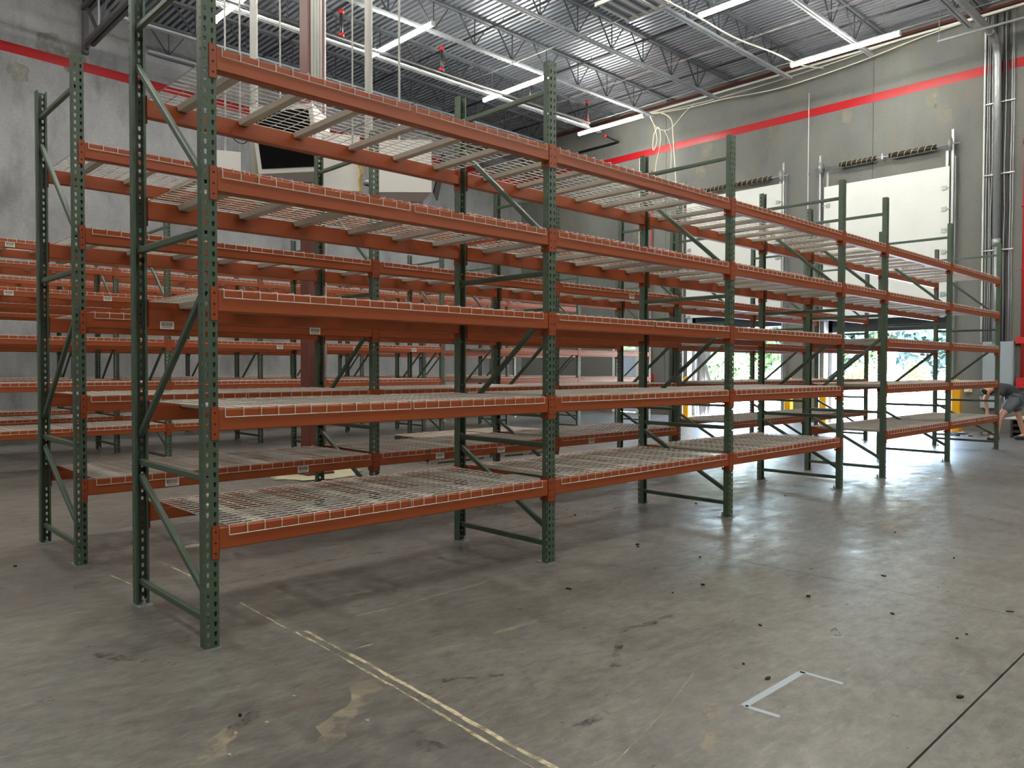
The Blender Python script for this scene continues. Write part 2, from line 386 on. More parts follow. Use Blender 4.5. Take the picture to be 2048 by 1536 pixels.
MB().box(-.10, -.02, 2, 19.30, 9.45, 9.55).box(.02, .10, 2, 19.30, 9.45, 9.55).build('top_chord', GIRD, g)
MB().box(-.10, -.02, 2, 19.05, 8.60, 8.70).box(.02, .10, 2, 19.05, 8.60, 8.70).build('bottom_chord', GIRD, g)
y = 19.2; s = 0
while y > 4:
    MB().bar((0, y, 9.5), (0, y-.85, 8.65), .07, .07, (1, 0, 0)).build('web_member', GIRD, g)
    MB().bar((0, y-.85, 8.65), (0, y-1.7, 9.5), .05, .05, (1, 0, 0)).build('web_member', GIRD, g)
    MB().bar((0, y-.85, 8.65), (0, y-.85, 9.5), .04, .04, (1, 0, 0)).build('web_member', JOISTL, g); y -= 1.7
MB().bar((0, 19.1, 8.62), (0, wly(5.2), 8.62), .05, .1).bar((0, wly(5.2)-.06, 8.5), (0, wly(5.2)-.06, 9.5), .12, .12, (1, 0, 0)).build('wall_bracket', GIRD, g)

# steel column
c = empty('steel_column', (5.235, 9.30, 0), rz=0); tag(c, 'square maroon steel column standing behind the second rack row', 'column', kind='thing')
MB().prism([(-.125+.02, -.125), (.125-.02, -.125), (.125, -.105), (.125, .105), (.105, .125), (-.105, .125), (-.125, .105), (-.125, -.105)], (0, 0, .04), (1, 0, 0), (0, 1, 0), (0, 0, 8.55)).build('shaft', MAROON, c)
MB().box(-.2, .2, -.2, .2, .012, .04).build('base_plate', MAROON, c)
mb = MB(); blob(mb, 0, 0, .62, .62, lambda a, b: (a, b, .012), 22); 
mb.prism([(.6*math.cos(2*PI*i/20), .6*math.sin(2*PI*i/20)) for i in range(20)], (0, 0, .0), (1, 0, 0), (0, 1, 0), (0, 0, .011)); mb.build('grout_pad', PUTTY, c)
for k in range(4):
    o = MB().tube([(-.085+.042*k, -.150, 4.55), (-.085+.042*k, -.150, 9.3)], .019, 8).build('conduit', PVC, None, (5.235, 9.30, 0)); smooth(o)
    tag(o, f'white conduit strapped high on the maroon column, {ORD[k]} of four side by side', 'conduit', 'conduits on the column')
o = MB().tube([(.155, -.06, 1.3), (.155, -.06, 4.3), (.155, -.06, 9.3)], .016, 8).build('conduit', PVC, None, (5.235, 9.30, 0)); smooth(o)
tag(o, 'single thin white conduit down the right side of the maroon column', 'conduit')

# ------------------------------------------------------------------ pallet racks
D = 1.07; H12 = 3.658; PW = .076
TEAR = [(-.0045,-.012),(0,-.0135),(.0045,-.012),(.0068,-.002),(.0075,.012),(0,.0135),(-.0075,.012),(-.0068,-.002)]
SQ = [(-.004,-.006),(0,-.007),(.004,-.006),(.005,0),(.004,.006),(0,.007),(-.004,.006),(-.005,0)]
RND = [(-.0045,-.0045),(0,-.0062),(.0045,-.0045),(.0062,0),(.0045,.0045),(0,.0062),(-.0045,.0045),(-.0062,0)]
def post_mesh():
    mb = MB(); n = 72; vb = [H12*i/n for i in range(n+1)]; t = .0024; F_ = .058
    mb.holed((0, 0, 0), (1, 0, 0), (0, 0, 1), (0, t, 0), [-.038, 0, .038], vb, lambda i, j: TEAR)
    for sx in (-1, 1):
        P = (sx*.038, 0, 0); N = (-sx*t, 0, 0)
        if sx < 0: mb.holed(P, (0, -1, 0), (0, 0, 1), N, [-F_, -.026, 0], vb, lambda i, j: SQ if i == 1 else None)
        else: mb.holed(P, (0, 1, 0), (0, 0, 1), N, [0, .026, F_], vb, lambda i, j: SQ if i == 0 else None)
        x0, x1 = sorted((sx*.038, sx*.024)); mb.box(x0, x1, F_-t, F_, 0, H12)
    return mb.mesh('post', GREEN)
POST = post_mesh()
def brace(p, q): return MB().bar(p, q, .03, .038, (0, 0, 1) if abs(p[2]-q[2]) < .01 else (0, 1, 0))
HB = brace((0, .035, 0), (0, D-.035, 0)).mesh('horizontal_brace', GREEN)
DB = [brace((0, .04, .25), (0, D-.05, .78)).mesh('diagonal_brace', GREEN), brace((0, D-.04, 1.03), (0, .04, 1.85)).mesh('diagonal_brace', GREEN), brace((0, .04, 2.38), (0, D-.04, 3.22)).mesh('diagonal_brace', GREEN)]
mb = MB().box(-.045, .045, -.008, .115, 0, .006); mb.tube([(0, .09, .004), (0, .09, .045)], .007, 6); mb.tube([(0, .09, .006), (0, .09, .02)], .013, 6)
PLATE = mb.mesh('base_plate', GALV)
def beam_mesh(L):
    c_ = .005
    prof = [(c_, 0), (0, -c_), (0, -.112+c_), (c_, -.112), (.062, -.112), (.064, -.110), (.064, -.043), (.040, -.043), (.040, -.001), (.039, 0)]
    return MB().prism(prof, (0, 0, 0), (0, 1, 0), (0, 0, 1), (L, 0, 0)).mesh('crossbeam', ORANGE)
def conn_mesh(sx):
    mb = MB(); vb = [-.155, -.10, -.05, .012]; t = .005
    ub = [-.0375, 0] if sx < 0 else [0, .0375]
    mb.holed((0, -.0005-t, 0), (1, 0, 0), (0, 0, 1), (0, t, 0), ub, vb, lambda i, j: RND)
    x = -.004 if sx < 0 else 0
    mb.holed((x+.002 if sx < 0 else x+.002, -.005, 0), (0, 1, 0), (0, 0, 1), (.004 if sx < 0 else -.004, 0, 0), [0, .05, .08], vb, lambda i, j: RND if i == 1 else None)
    xa, xb = ub; mb.box(xa, xb, -.0055, -.0005, .0115, .0135).box(xa, xb, -.0055, -.0005, -.1565, -.1545)
    mb.cur = 1
    for z in (-.019, -.075, -.1275): mb.tube([((xa+xb)/2, -.002, z), ((xa+xb)/2, -.0045, z)], .0055, 8)
    return mb.mesh('beam_connector', [RUSTO, DARK])
CONN = {-1: conn_mesh(-1), 1: conn_mesh(1)}
mb = MB().box(-.052, .052, -.003, -.0012, -.03, .03); mb.cur = 1; x = -.042
while x < .04:
    wd = random.choice((.002, .003, .0045)); mb.box(x, x+wd, -.0034, -.003, -.010, .020); x += wd+random.choice((.002, .003))
for k in range(9): mb.box(-.036+.008*k, -.031+.008*k, -.0034, -.003, -.022, -.015)
BARC = mb.mesh('barcode_label', [LABELW, LABELK])
beam_cache = {}

def deck_meshes(W=1.168):
    mb = MB(); r = .0029; n = 13
    y0, y1 = -.007, D+.007
    for k in range(n):
        x = -W/2+W*k/(n-1)
        mb.tube([(x, y0, -.043), (x, y0, .001), (x, y0+.006, .006), (x, y1-.006, .006), (x, y1, .001), (x, y1, -.043)], r, 4)
    for k in range(17):
        y = .028+(D-.056)*k/16; mb.tube([(-W/2, y, .002), (W/2, y, .002)], r, 4)
    for y in (y0-.004, y1+.004): mb.tube([(-W/2, y, -.042), (W/2, y, -.042)], r, 4)
    wire = mb
    ch = MB(); h = .036; a = .028
    prof = [(-a-.008, -.001), (a+.008, -.001), (a, -h+.004), (a-.006, -h), (-a+.006, -h), (-a, -h+.004)]
    ch.prism(prof, (0, .044, 0), (1, 0, 0), (0, 0, 1), (0, D-.088, 0))
    return wire, ch
wmb, cmb = deck_meshes()
WMESH = wmb.mesh('wire_deck', WIRE); CMESH = cmb.mesh('support_channel', CHAN)
far = MB(); far.v, far.f, far.mi = list(wmb.v), list(wmb.f), [0]*len(wmb.f); far.cur = 1
for dx in (-.39, 0, .39): far.add([(x+dx, y, z) for x, y, z in cmb.v], cmb.f)
FARM = far.mesh('wire_deck', [WIRE, CHAN])

XL = [1.557, 4.072, 6.587, 9.102, 10.432, 13.004, 15.662]
LV = [.615, 1.222, 1.83, 2.437, 3.046]
LNAME = ['bottom', 'second', 'middle', 'fourth', 'top']
ROWS = [(3.855, 'nearest rack row', 'long green and orange pallet rack nearest the viewer, with bare wire decks'),
        (6.13, 'second rack row', 'green and orange pallet rack across the narrow aisle behind the nearest one'),
        (11.40, 'third rack row', 'green and orange pallet rack standing first beyond the maroon column'),
        (13.70, 'fourth rack row', 'green and orange pallet rack second beyond the maroon column'),
        (16.20, 'fifth rack row', 'green and orange pallet rack nearest the left concrete wall')]
LBL = {(1, 0): [(2.23, 0), (3.35, 0), (2.2, 2), (3.47, 2), (2.43, 1), (3.3, 1)], (1, 1): [(4.88, 0), (5.73, 0), (4.9, 1)], (1, 2): [(7.25, 0), (8.04, 3)],
       (2, 0): [(2.18, 4), (3.31, 3), (2.16, 3)], (2, 1): [(5.83, 2)], (2, 2): [(7.24, 2), (8.47, 2)]}
for ri, (Y, rn, lab) in enumerate(ROWS):
    rack = empty('pallet_rack', (XL[0], Y, 0)); tag(rack, lab, 'pallet rack', 'pallet rack rows')
    for xl in XL:
        f = empty('upright_frame', (xl+.038-XL[0], 0, 0), rack)
        put('post', POST, f); put('post', POST, f, (0, D, 0), PI)
        for z in (.14, .865, 2.13, 3.45): put('horizontal_brace', HB, f, (0, 0, z))
        for m in DB: put('diagonal_brace', m, f)
        put('base_plate', PLATE, f); put('base_plate', PLATE, f, (0, D, 0), PI)
    count = [0]*5
    for bi in range(6):
        x0, x1 = XL[bi]+PW, XL[bi+1]; L = round(x1-x0, 4)
        if L not in beam_cache: beam_cache[L] = beam_mesh(L)
        for li, z in enumerate(LV):
            if bi == 3 and li < 3: continue
            for side in (0, 1):
                b = put('crossbeam', beam_cache[L], rack, (x0-XL[0], 0, z) if side == 0 else (x1-XL[0], D, z), 0 if side == 0 else PI)
                put('beam_connector', CONN[-1], b, (0, 0, 0)); put('beam_connector', CONN[1], b, (L, 0, 0))
                if side == 0:
                    for (lx, lv) in LBL.get((ri, bi), ()):
                        if lv == li: tag(put('barcode_label', BARC, b, (lx-x0, 0, -.072)), 'white barcode sticker')
            nd = 1 if L < 1.5 else 2
            for k in range(nd):
                cx = (x0+x1)/2 if nd == 1 else x0+L*(.25 if k == 0 else .75)+(.02 if k == 0 else -.02)
                cx += random.uniform(-.02, .02)
                d = put('wire_deck', WMESH if ri < 2 else FARM, None, (cx, Y+random.uniform(-.002, .002), z+.0005), random.uniform(-.0015, .0015))
                if ri < 2:
                    for dx in (-.39, 0, .39): put('support_channel', CMESH, d, (dx, 0, 0))
                tag(d, f'wire mesh deck, {LNAME[li]} shelf of the {rn}, {ORD[count[li]]} from the near end', 'wire deck', f'wire decks on the {LNAME[li]} shelf of the {rn}')
                count[li] += 1

# ------------------------------------------------------------------ LED strip lights
def lamp(x, y, label, L=2.44, z=8.55):
    o = empty('strip_light', (x, y, z)); tag(o, label, 'ceiling light', 'strip lights')
    MB().prism([(-.034, .028), (.034, .028), (.025, .06), (-.025, .06)], (0, -L/2, 0), (1, 0, 0), (0, 0, 1), (0, L, 0)).build('housing', WHITE, o)
    n = 8; prof = [(.046, .03)]+[(.046*math.cos(-PI*k/n), -.002+.045*math.sin(-PI*k/n)) for k in range(n+1)]+[(-.046, .03)]
    MB().prism(prof[::-1], (0, -L/2+.02, 0), (1, 0, 0), (0, 0, 1), (0, L-.04, 0)).build('lens', LENS, o)
    for s in (-1, 1):
        MB().box(-.048, .048, s*(L/2-.01)-.014, s*(L/2-.01)+.014, -.045, .05).build('end_cap', WHITE, o)
        MB().tube([(0, s*L*.36, .05), (0, s*L*.36, 1.05)], .003, 4).build('hanger_wire', GALV, o)
lamp(6.65, 14.55, 'lit strip light hanging above the near end of the nearest rack row')
lamp(9.95, 13.95, 'lit strip light in front of the sprinkler riser, beside the white hanging pipe')
lamp(13.75, 14.2, 'lit strip light behind the tall green post of the nearest rack, second post')
lamp(17.8, 14.4, 'lit strip light beside the hanging loop of white cable')
lamp(13.6, 7.5, 'lit strip light beside the slotted cable tray, cut by the top of the picture')
lamp(17.35, 7.4, 'lit strip light directly above the dock door with the two spring coils')
k = 0
for yy in (0.4, -6.6):
    for xx in (-5.0, -1.3, 2.45, 6.2, 9.9, 13.6, 17.3):
        lamp(xx, yy, f'strip light over the open floor, {"near" if yy > 0 else "far"} line, {ORD[(k % 7)]} from the back wall'); k += 1
for xx in (-5.0, -1.3, 2.45): lamp(xx, 14.4, f'strip light over the rack ends, {ORD[int((xx+5.1)/3.7)]} from the back wall')
for i, xx in enumerate((-5.0, -1.3, 2.45, 6.2, 9.9)): lamp(xx, 7.4, f'strip light over the front racks, {ORD[i]} from the back wall')

# ------------------------------------------------------------------ sprinkler pipes, conduits, cables overhead
p = empty('sprinkler_main', (0, 14.6, 8.5)); tag(p, 'sprinkler main pipe with red couplings running under the roof joists', 'pipe')
smooth(MB().tube([(-5, 0, 0), (17.1, 0, 0)], .05, 10).build('pipe', BLKPIPE, p)); smooth(MB().tube([(-5, 0, -.10), (17.1, 0, -.10)], .022, 8).build('conduit', PVC, p))
for x in (8.92, 11.67, 14.7, 17.0):
    smooth(MB().tube([(x, 0, 0), (x, 0, .62)], .04, 8).build('riser', BLKPIPE, p))
    for z in (.08, .58): smooth(MB().tube([(x, 0, z-.035), (x, 0, z+.035)], .062, 10).build('coupling', REDP, p))
for x in (7.0, 9.6, 12.6, 15.6):
    MB().tube([(x, 0, .05), (x, 0, 1.1)], .005, 4).build('hanger_rod', GALV, p)
for i, x in enumerate((8.92, 11.9, 14.95, 17.6)):
    o = empty('sprinkler_branch', (x, 0, 9.18)); tag(o, f'black sprinkler branch pipe crossing the joists, {ORD[3-i]} from the dock wall', 'pipe', 'sprinkler branch pipes')
    smooth(MB().tube([(0, 2, 0), (0, 19.6, 0)], .028, 8).build('pipe', BLKPIPE, o))
    for y in (6.4, 8.6, 10.6, 12.7, 16.8): MB().tube([(0, y, .02), (0, y, .08)], .012, 6).tube([(0, y, .08), (0, y, .086)], .03, 8).build('sprinkler_head', GALV, o)
for i, (x, z) in enumerate(((18.3, 9.02), (16.2, 8.98), (13.2, 8.9))):
    o = MB().tube([(x, 3, z), (x, 19.8, z)], .013, 6).build('conduit', GALV); smooth(o); tag(o, f'thin galvanized conduit crossing under the roof joists, {ORD[i]} from the dock wall', 'conduit', 'thin conduits under the roof')
o = empty('wall_sprinkler', (0, 0, 0)); tag(o, 'black sprinkler pipe high on the dock wall near the corner', 'pipe')
smooth(MB().tube([(19.88, 18.4, 8.77), (19.88, 15.72, 8.77), (19.2, 15.7, 8.80)], .03, 8).build('pipe', BLKPIPE, o)); smooth(MB().tube([(19.2, 15.7, 8.80), (19.13, 15.7, 8.80)], .055, 8).build('coupling', REDP, o))
def cable(name, pts, r, m, label, cat, sub=8):
    """smooth catmull-rom cable through pts"""
    P = [Vector(q) for q in pts]; Q = []
    for i in range(len(P)-1):
        a, b, c_, d = P[max(i-1, 0)], P[i], P[i+1], P[min(i+2, len(P)-1)]
        for k in range(sub):
            t = k/sub; Q.append(.5*((2*b)+(-a+c_)*t+(2*a-5*b+4*c_-d)*t*t+(-a+3*b-3*c_+d)*t**3))
    Q.append(P[-1]); o = MB().tube(Q, r, 6).build(name, m); smooth(o); tag(o, label, cat); return o
o = MB().tube([(19.85, -3, 9.45), (19.85, 14.5, 9.40)], .028, 8).build('conduit', PVC); smooth(o); tag(o, 'cream conduit running along the top of the dock wall', 'conduit')
cable('cable', [(19.8, 14.3, 9.32), (19.8, 13, 9.2), (19.75, 11.7, 9.14), (19.75, 10.1, 9.02), (19.75, 8.1, 9.12), (19.8, 6.2, 9.35), (19.8, 4, 9.4)], .016, CABLE, 'white cable drooping along the top of the dock wall', 'cable')
cable('cable', [(19.8, 14.4, 9.34), (19.72, 12.6, 9.22), (19.7, 11.2, 9.2), (19.72, 9.2, 9.25), (19.8, 7, 9.4)], .012, CABLE, 'thin white cable tied just above the drooping one', 'cable')
cable('cable', [(19.6, 14.3, 9.25), (19.5, 13.9, 9.2), (19.5, 13.45, 8.9), (19.5, 13.36, 8.3), (19.6, 13.32, 7.0), (19.8, 13.3, 5.0), (19.85, 13.3, 3.4)], .018, CABLE, 'cream cable arching off the wall top and dropping down the wall', 'cable')
cable('cable', [(19.6, 14.3, 9.2), (19.5, 13.95, 8.75), (19.5, 13.5, 8.6), (19.5, 13.0, 8.95), (19.6, 12.7, 9.2)], .01, CABLE, 'white cable hanging in a slack loop under the wall top', 'cable')
cable('cable', [(18.0, 13.1, 8.55), (18.2, 13.1, 8.3), (18.35, 13.12, 7.95), (18.35, 13.25, 7.7), (18.3, 13.2, 8.1), (18.32, 13.05, 8.3), (18.35, 13.0, 7.9), (18.4, 13.2, 7.2), (18.45, 13.3, 6.2)], .012, CABLE, 'knotted bundle of white cable hanging beside the lit strip light', 'cable')
cable('cable', [(18.4, 12.9, 8.2), (18.5, 12.75, 7.7), (18.5, 12.75, 7.1)], .012, CABLE, 'short white cable end above the thin red pipe', 'cable')
o = MB().tube([(19.9, 14.42, 1.25), (19.9, 14.42, 7.6)], .022, 8).build('fire_pipe', REDP); smooth(o); tag(o, 'thin red fire pipe on the wall between the dock doors', 'pipe')
for i, (y, z0, z1) in enumerate(((14.93, 3.0, 8.1), (9.4, 2.2, 8.75), (14.62, 1.2, 6))):
    o = empty('conduit', (19.96, y, 0)); tag(o, ('thin white conduit rising beside the small open door', 'thin conduit standing on the wall between the two tall dock doors', 'thin conduit beside the red fire pipe')[i], 'conduit')
    smooth(MB().tube([(0, 0, z0), (0, 0, z1)], .012, 6).build('pipe', PVC, o))
    for z in (z0+.8, z0+2.6, z0+4.4): MB().box(-.02, .04, -.03, .03, z, z+.025).build('clip', GALV, o)
o = MB().box(19.9, 20, 14.58, 14.68, 1.0, 1.22).build('switch_box', GALV); tag(o, 'small grey switch box on the wall beside the red alarm box', 'switch box')
o = MB().box(19.86, 20, 14.37, 14.57, 1.03, 1.24).tube([(19.86, 14.47, 1.14), (19.84, 14.47, 1.14)], .06, 12).build('alarm_box', REDP); tag(o, 'red fire alarm box at the foot of the thin red pipe', 'alarm box')

# cable tray / slotted panel hung at the roof
t = empty('cable_tray', (11.55, 8.55, 8.28)); t.rotation_euler = (0, 0, 0); tag(t, 'grey slotted tray with white rungs hung under the roof', 'cable tray')
MB().box(-.2, .75, -.05, 1.0, .07, .09).build('back_sheet', GALV, t)
for x in (-.2, .75): MB().box(x-.02, x+.02, -.05, 1.0, 0, .07).build('side_rail', PVC, t)
for k in range(5): MB().box(-.2, .75, .0+.22*k, .06+.22*k, .0, .03).build('rung', PVC, t)
for x, y in ((-.18, 0), (.73, .95)): MB().tube([(x, y, .09), (x, y, 1.36)], .006, 4).build('hanger_rod', GALV, t)
o = cable('cable', [(11.9, 8.5, 8.3), (13.0, 8.45, 8.3), (14.6, 8.5, 8.35), (16.5, 8.6, 8.6), (18.2, 8.8, 8.85), (19.7, 8.9, 9.2)], .02, CABLE, 'white cable running from the slotted tray to the dock wall', 'cable')

# big galvanized conduit over to the electrical panel
cpts = [(9.5, 5.0, 8.80), (19.35, 5.0, 8.80)]+[(19.35+.48*math.sin(a), 5.0, 8.32+.48*math.cos(a)) for a in [PI/2*k/6 for k in range(1, 7)]]+[(19.83, 4.97, 4.3)]
o = empty('large_conduit'); tag(o, 'large galvanized conduit bending down the dock wall to the grey electrical panel', 'conduit')
smooth(MB().tube(cpts, .075, 14).build('pipe', GALV, o)); smooth(MB().tube([(19.83, 4.97, 4.3), (19.83, 4.97, 2.0)], .05, 12).build('lower_pipe', GALV, o))
for a, b in (((19.2, 5, 8.8), (19.35, 5, 8.8)), ((19.83, 4.97, 4.35), (19.83, 4.97, 4.2)), ((11.5, 5, 8.8), (11.65, 5, 8.8))): smooth(MB().tube([a, b], .087, 14).build('coupling', GALV, o))
for i, (y0, y1, x, z) in enumerate(((4.0, 5.85, 18.6, 8.66), )):
    o = empty('trapeze_hanger', (x, y0, z)); tag(o, 'galvanized strut hanger under the large conduit', 'hanger')
    MB().box(-.02, .02, 0, y1-y0, -.04, 0).build('strut', GALV, o)
    for y in (.05, y1-y0-.03): MB().tube([(0, y, -.1), (0, y, 1.0)], .008, 6).build('rod', GALV, o)
wires = [(5.27, .022, PVC), (5.21, .012, GALV), (5.16, .012, GALV), (5.11, .014, GALV), (5.06, .010, GALV), (4.86, .012, GALV), (4.80, .014, BLKPIPE), (4.74, .012, GALV), (4.70, .010, GALV), (5.035, .022, BLKPIPE), (4.89, .020, BLKPIPE)]
for i, (y, r, m) in enumerate(wires):
    pts = [(19.95, y+random.uniform(-.012, .012)*(0 if i == 0 else 1), z) for z in (2.05, 3, 4, 5, 6, 7, 8, 9.0, 9.4)]
    o = MB().tube(pts, r, 6).build('wall_cable', m); smooth(o); tag(o, f'vertical wall cable above the electrical panel, {ORD[sorted(q[0] for q in wires)[::-1].index(y)]} counted from the dock door', 'cable', 'cables above the electrical panel')
for z in (4.1, 5.8, 7.4):
    o = MB().box(19.90, 19.94, 4.66, 4.93, z, z+.03).box(19.90, 19.94, 5.03, 5.25, z, z+.03).build('cable_strap', GALV); tag(o, f'metal strap holding the wall cables, {["lowest", "middle", "highest"][int((z-4.1)/1.6)]} of the three', 'strap', 'straps across the wall cables')
ep = empty('electrical_panel', (19.82, 4.9, .95)); tag(ep, 'grey louvred electrical panel on the dock wall', 'electrical panel')
MB().box(0, .17, -.30, .30, 0, 1.1).build('cabinet', PANELG, ep); MB().box(-.018, 0, -.28, .28, .03, 1.07).build('cover', PANELG, ep)
for k in range(4): MB().box(-.03, -.018, -.05, .22, .86+.05*k, .885+.05*k).build('louver', mat('louver_grey', (118, 130, 136), .5), ep)
for y in (-.25, .25):
    for z in (.15, .62, .98): MB().box(-.028, -.018, y-.015, y+.015, z, z+.03).build('latch', GALV, ep)
o = MB().box(19.86, 20, 4.95, 5.25, .55, .82).build('junction_box', PANELG); tag(o, 'small grey junction box below the electrical panel', 'junction box')
o = MB().tube([(19.87, 5.52, .98), (19.93, 5.52, .98)], .06, 12).box(19.93, 20, 5.44, 5.6, .9, 1.06).build('wall_horn', WHITE); tag(o, 'small white wall fitting beside the tallest yellow bollard', 'wall fitting')
rp = empty('fire_riser', (19.9, 4.45, 0)); tag(rp, 'red fire riser pipe at the edge of the dock wall', 'pipe')
smooth(MB().tube([(0, 0, 1.25), (0, 0, 9.3)], .035, 10).build('pipe', REDP, rp)); MB().box(-.05, .08, -.12, .12, 2.0, 2.14).build('bracket', REDP, rp)
for z in (2.05, 3.6, 5.0, 6.4): smooth(MB().tube([(0, 0, z), (0, 0, z+.06)], .05, 10).build('coupling', REDP, rp))
MB().box(-.06, .09, -.10, .10, 1.02, 1.24).tube([(-.06, 0, 1.13), (-.08, 0, 1.13)], .055, 12).build('alarm_bell', REDP, rp)

# ------------------------------------------------------------------ dock doors
SPRM = mat('spring_black', (44, 40, 34), .5); SPRL = mat('spring_stripe', (196, 184, 140), .5)
def dock_door(n, y0, y1, zb, ztop, lab, cut):
    d = empty(f'door_{n}', (XR, (y0+y1)/2, 0)); tag(d, lab, kind='structure'); W = y1-y0; h = W/2
    ns = 7; sh = (ztop-zb)/ns
    for k in range(ns):
        z = zb+k*sh
        pn = MB().prism([(-.10, .004), (-.055, .004), (-.055, sh-.004), (-.10, sh-.004)], (0, -h+.01, z), (1, 0, 0), (0, 0, 1), (0, W-.02, 0)).box(-.098, -.06, -h+.01, h-.01, z-.005, z+.005).build('door_panel', WHITED, d)
        if k == 2:
            for yy in (-.72, ):
                MB().box(-.112, -.10, yy-.30, yy+.30, z+.13, z+.36).build('window_frame', WHITE, pn); MB().box(-.1135, -.112, yy-.26, yy+.26, z+.17, z+.32).build('pane', SCREEN, pn)
        for yy in (-h+.12, h-.12):
            MB().box(-.125, -.10, yy-.05, yy+.05, z-.05, z+.05).tube([(-.12, yy, z), (-.12, yy+(.14 if yy > 0 else -.14), z)], .012, 6).build('hinge', GALV, d)
    for s in (-1, 1):
        MB().box(-.17, -.145, s*(h+.07)-.025, s*(h+.07)+.025, 0, 7.0).build('track', GALV, d)
        MB().box(-.16, 0, s*(h+.13)-.004, s*(h+.13)+.004, 1.2, ztop+.2).build('track_angle', GALV, d)
        smooth(MB().tube([(-.17, s*(h+.05), 6.66), (-.17, s*(h+.01), 6.66)], .15, 18).build('cable_drum', GALV, d))
        MB().box(-.05, 0, s*(h-.08)-.03, s*(h-.08)+.03, 6.1, 6.55).build('bearing_plate', GALV, d)
    smooth(MB().tube([(-.17, -h-.22, 6.66), (-.17, h+.2, 6.66)], .016, 8).build('shaft', GALV, d))
    for (a, b) in ((-h+.28, -.16), (.16, h-.45)):
        sp = smooth(MB().tube([(-.17, a, 6.66), (-.17, b, 6.66)], .062, 12).build('torsion_spring', SPRM, d))
        st = []; N = 70
        for i in range(N+1): th = 2*PI*7*i/N; st.append((-.17+.064*math.cos(th), a+(b-a)*i/N, 6.66+.064*math.sin(th)))
        MB().tube(st, .007, 4).build('spiral_stripe', SPRL, sp)
    MB().box(-.19, -.02, -.02, .02, 6.60, 6.74).build('center_bracket', GALV, d)
    MB().box(.27, .62, -h-.15, h+.15, cut, 3.25).build('header_pad', PADK, d)
    for s in (-1, 1): MB().box(.27, .6, s*(h+.03)-.14, s*(h+.03)+.14, .0, 3.2).build('side_pad', FABRIC, d)
    MB().box(.0, .25, h-.015, h, 0, 3.0).box(.0, .25, -h, -h+.015, 0, 3.0).build('jamb_liner', WHITE, d)
    return d
dock_door(1, 5.95, 8.95, 2.70, 6.18, 'raised white sectional dock door with two striped springs, nearer the electrical panel', 2.39)
d2 = dock_door(2, 10.1, 13.15, 2.95, 6.48, 'raised white sectional dock door farther from the electrical panel', 2.62)
# torn curtain hanging at the far side of door 2
mb = MB(); vs = []
for i in range(9):
    for k in range(6):
        u, z = i/8, 2.6*(1-k/5); vs.append((.45+.08*math.sin(3.1*k+5*u), 1.48-u*(.30+.22*math.sin(k*1.3)**2)-.05*k*.4, z))
mb.add(vs, [(i*6+k, i*6+k+1, i*6+k+7, i*6+k+6) for i in range(8) for k in range(5)]); mb.build('torn_curtain', FABRIC, d2)
d3 = empty('door_3', (XR, 15.475, 0)); tag(d3, 'narrow white framed door with pale blue leaf and glazed transom', kind='structure')
for a, b, z0, z1 in ((-.525, -.42, 0, 2.55), (.42, .525, 0, 2.55), (-.42, .42, 2.45, 2.55), (-.42, .42, 1.93, 2.03)): MB().box(-.03, .2, a, b, z0, z1).build('frame', WHITE, d3)
MB().box(.06, .11, -.42, .42, .02, 1.93).build('door_leaf', mat('pale_blue_leaf', (190, 208, 232), .4), d3)
GLASS = bpy.data.materials.new('clear_glass'); GLASS.use_nodes = True
gb = GLASS.node_tree.nodes['Principled BSDF']; gb.inputs['Transmission Weight'].default_value = 1; gb.inputs['Roughness'].default_value = 0; gb.inputs['IOR'].default_value = 1.1
MB().box(.08, .086, -.42, .42, 2.03, 2.45).build('pane', GLASS, d3)

bl = [(19.45, 5.61, 'nearest the electrical panel'), (19.42, 8.67, 'at the far jamb of the nearer dock door'), (19.42, 9.62, 'at the near jamb of the farther dock door'), (19.42, 12.76, 'at the far jamb of the farther dock door')]
for x, y, t_ in bl:
    o = empty('bollard', (x, y, 0)); tag(o, f'square yellow steel bollard {t_}', 'bollard', 'yellow door bollards')
    mb = MB().prism([(-.09+.015, -.09), (.075, -.09), (.09, -.075), (.09, .075), (.075, .09), (-.075, .09), (-.09, .075), (-.09, -.075)], (0, 0, .012), (1, 0, 0), (0, 1, 0), (0, 0, 1.10)); mb.build('post', YELLOW, o)
    MB().add([(-.09,-.09,1.112),(.09,-.09,1.112),(.09,.09,1.112),(-.09,.09,1.112),(-.03,-.03,1.2),(.05,-.03,1.2),(.05,.05,1.2),(-.03,.05,1.2)], [(0,3,2,1),(4,5,6,7),(0,1,5,4),(1,2,6,5),(2,3,7,6),(3,0,4,7)]).build('cap', YELLOW, o)
    MB().box(-.14, .14, -.14, .14, 0, .012).build('base_plate', YELLOW, o)

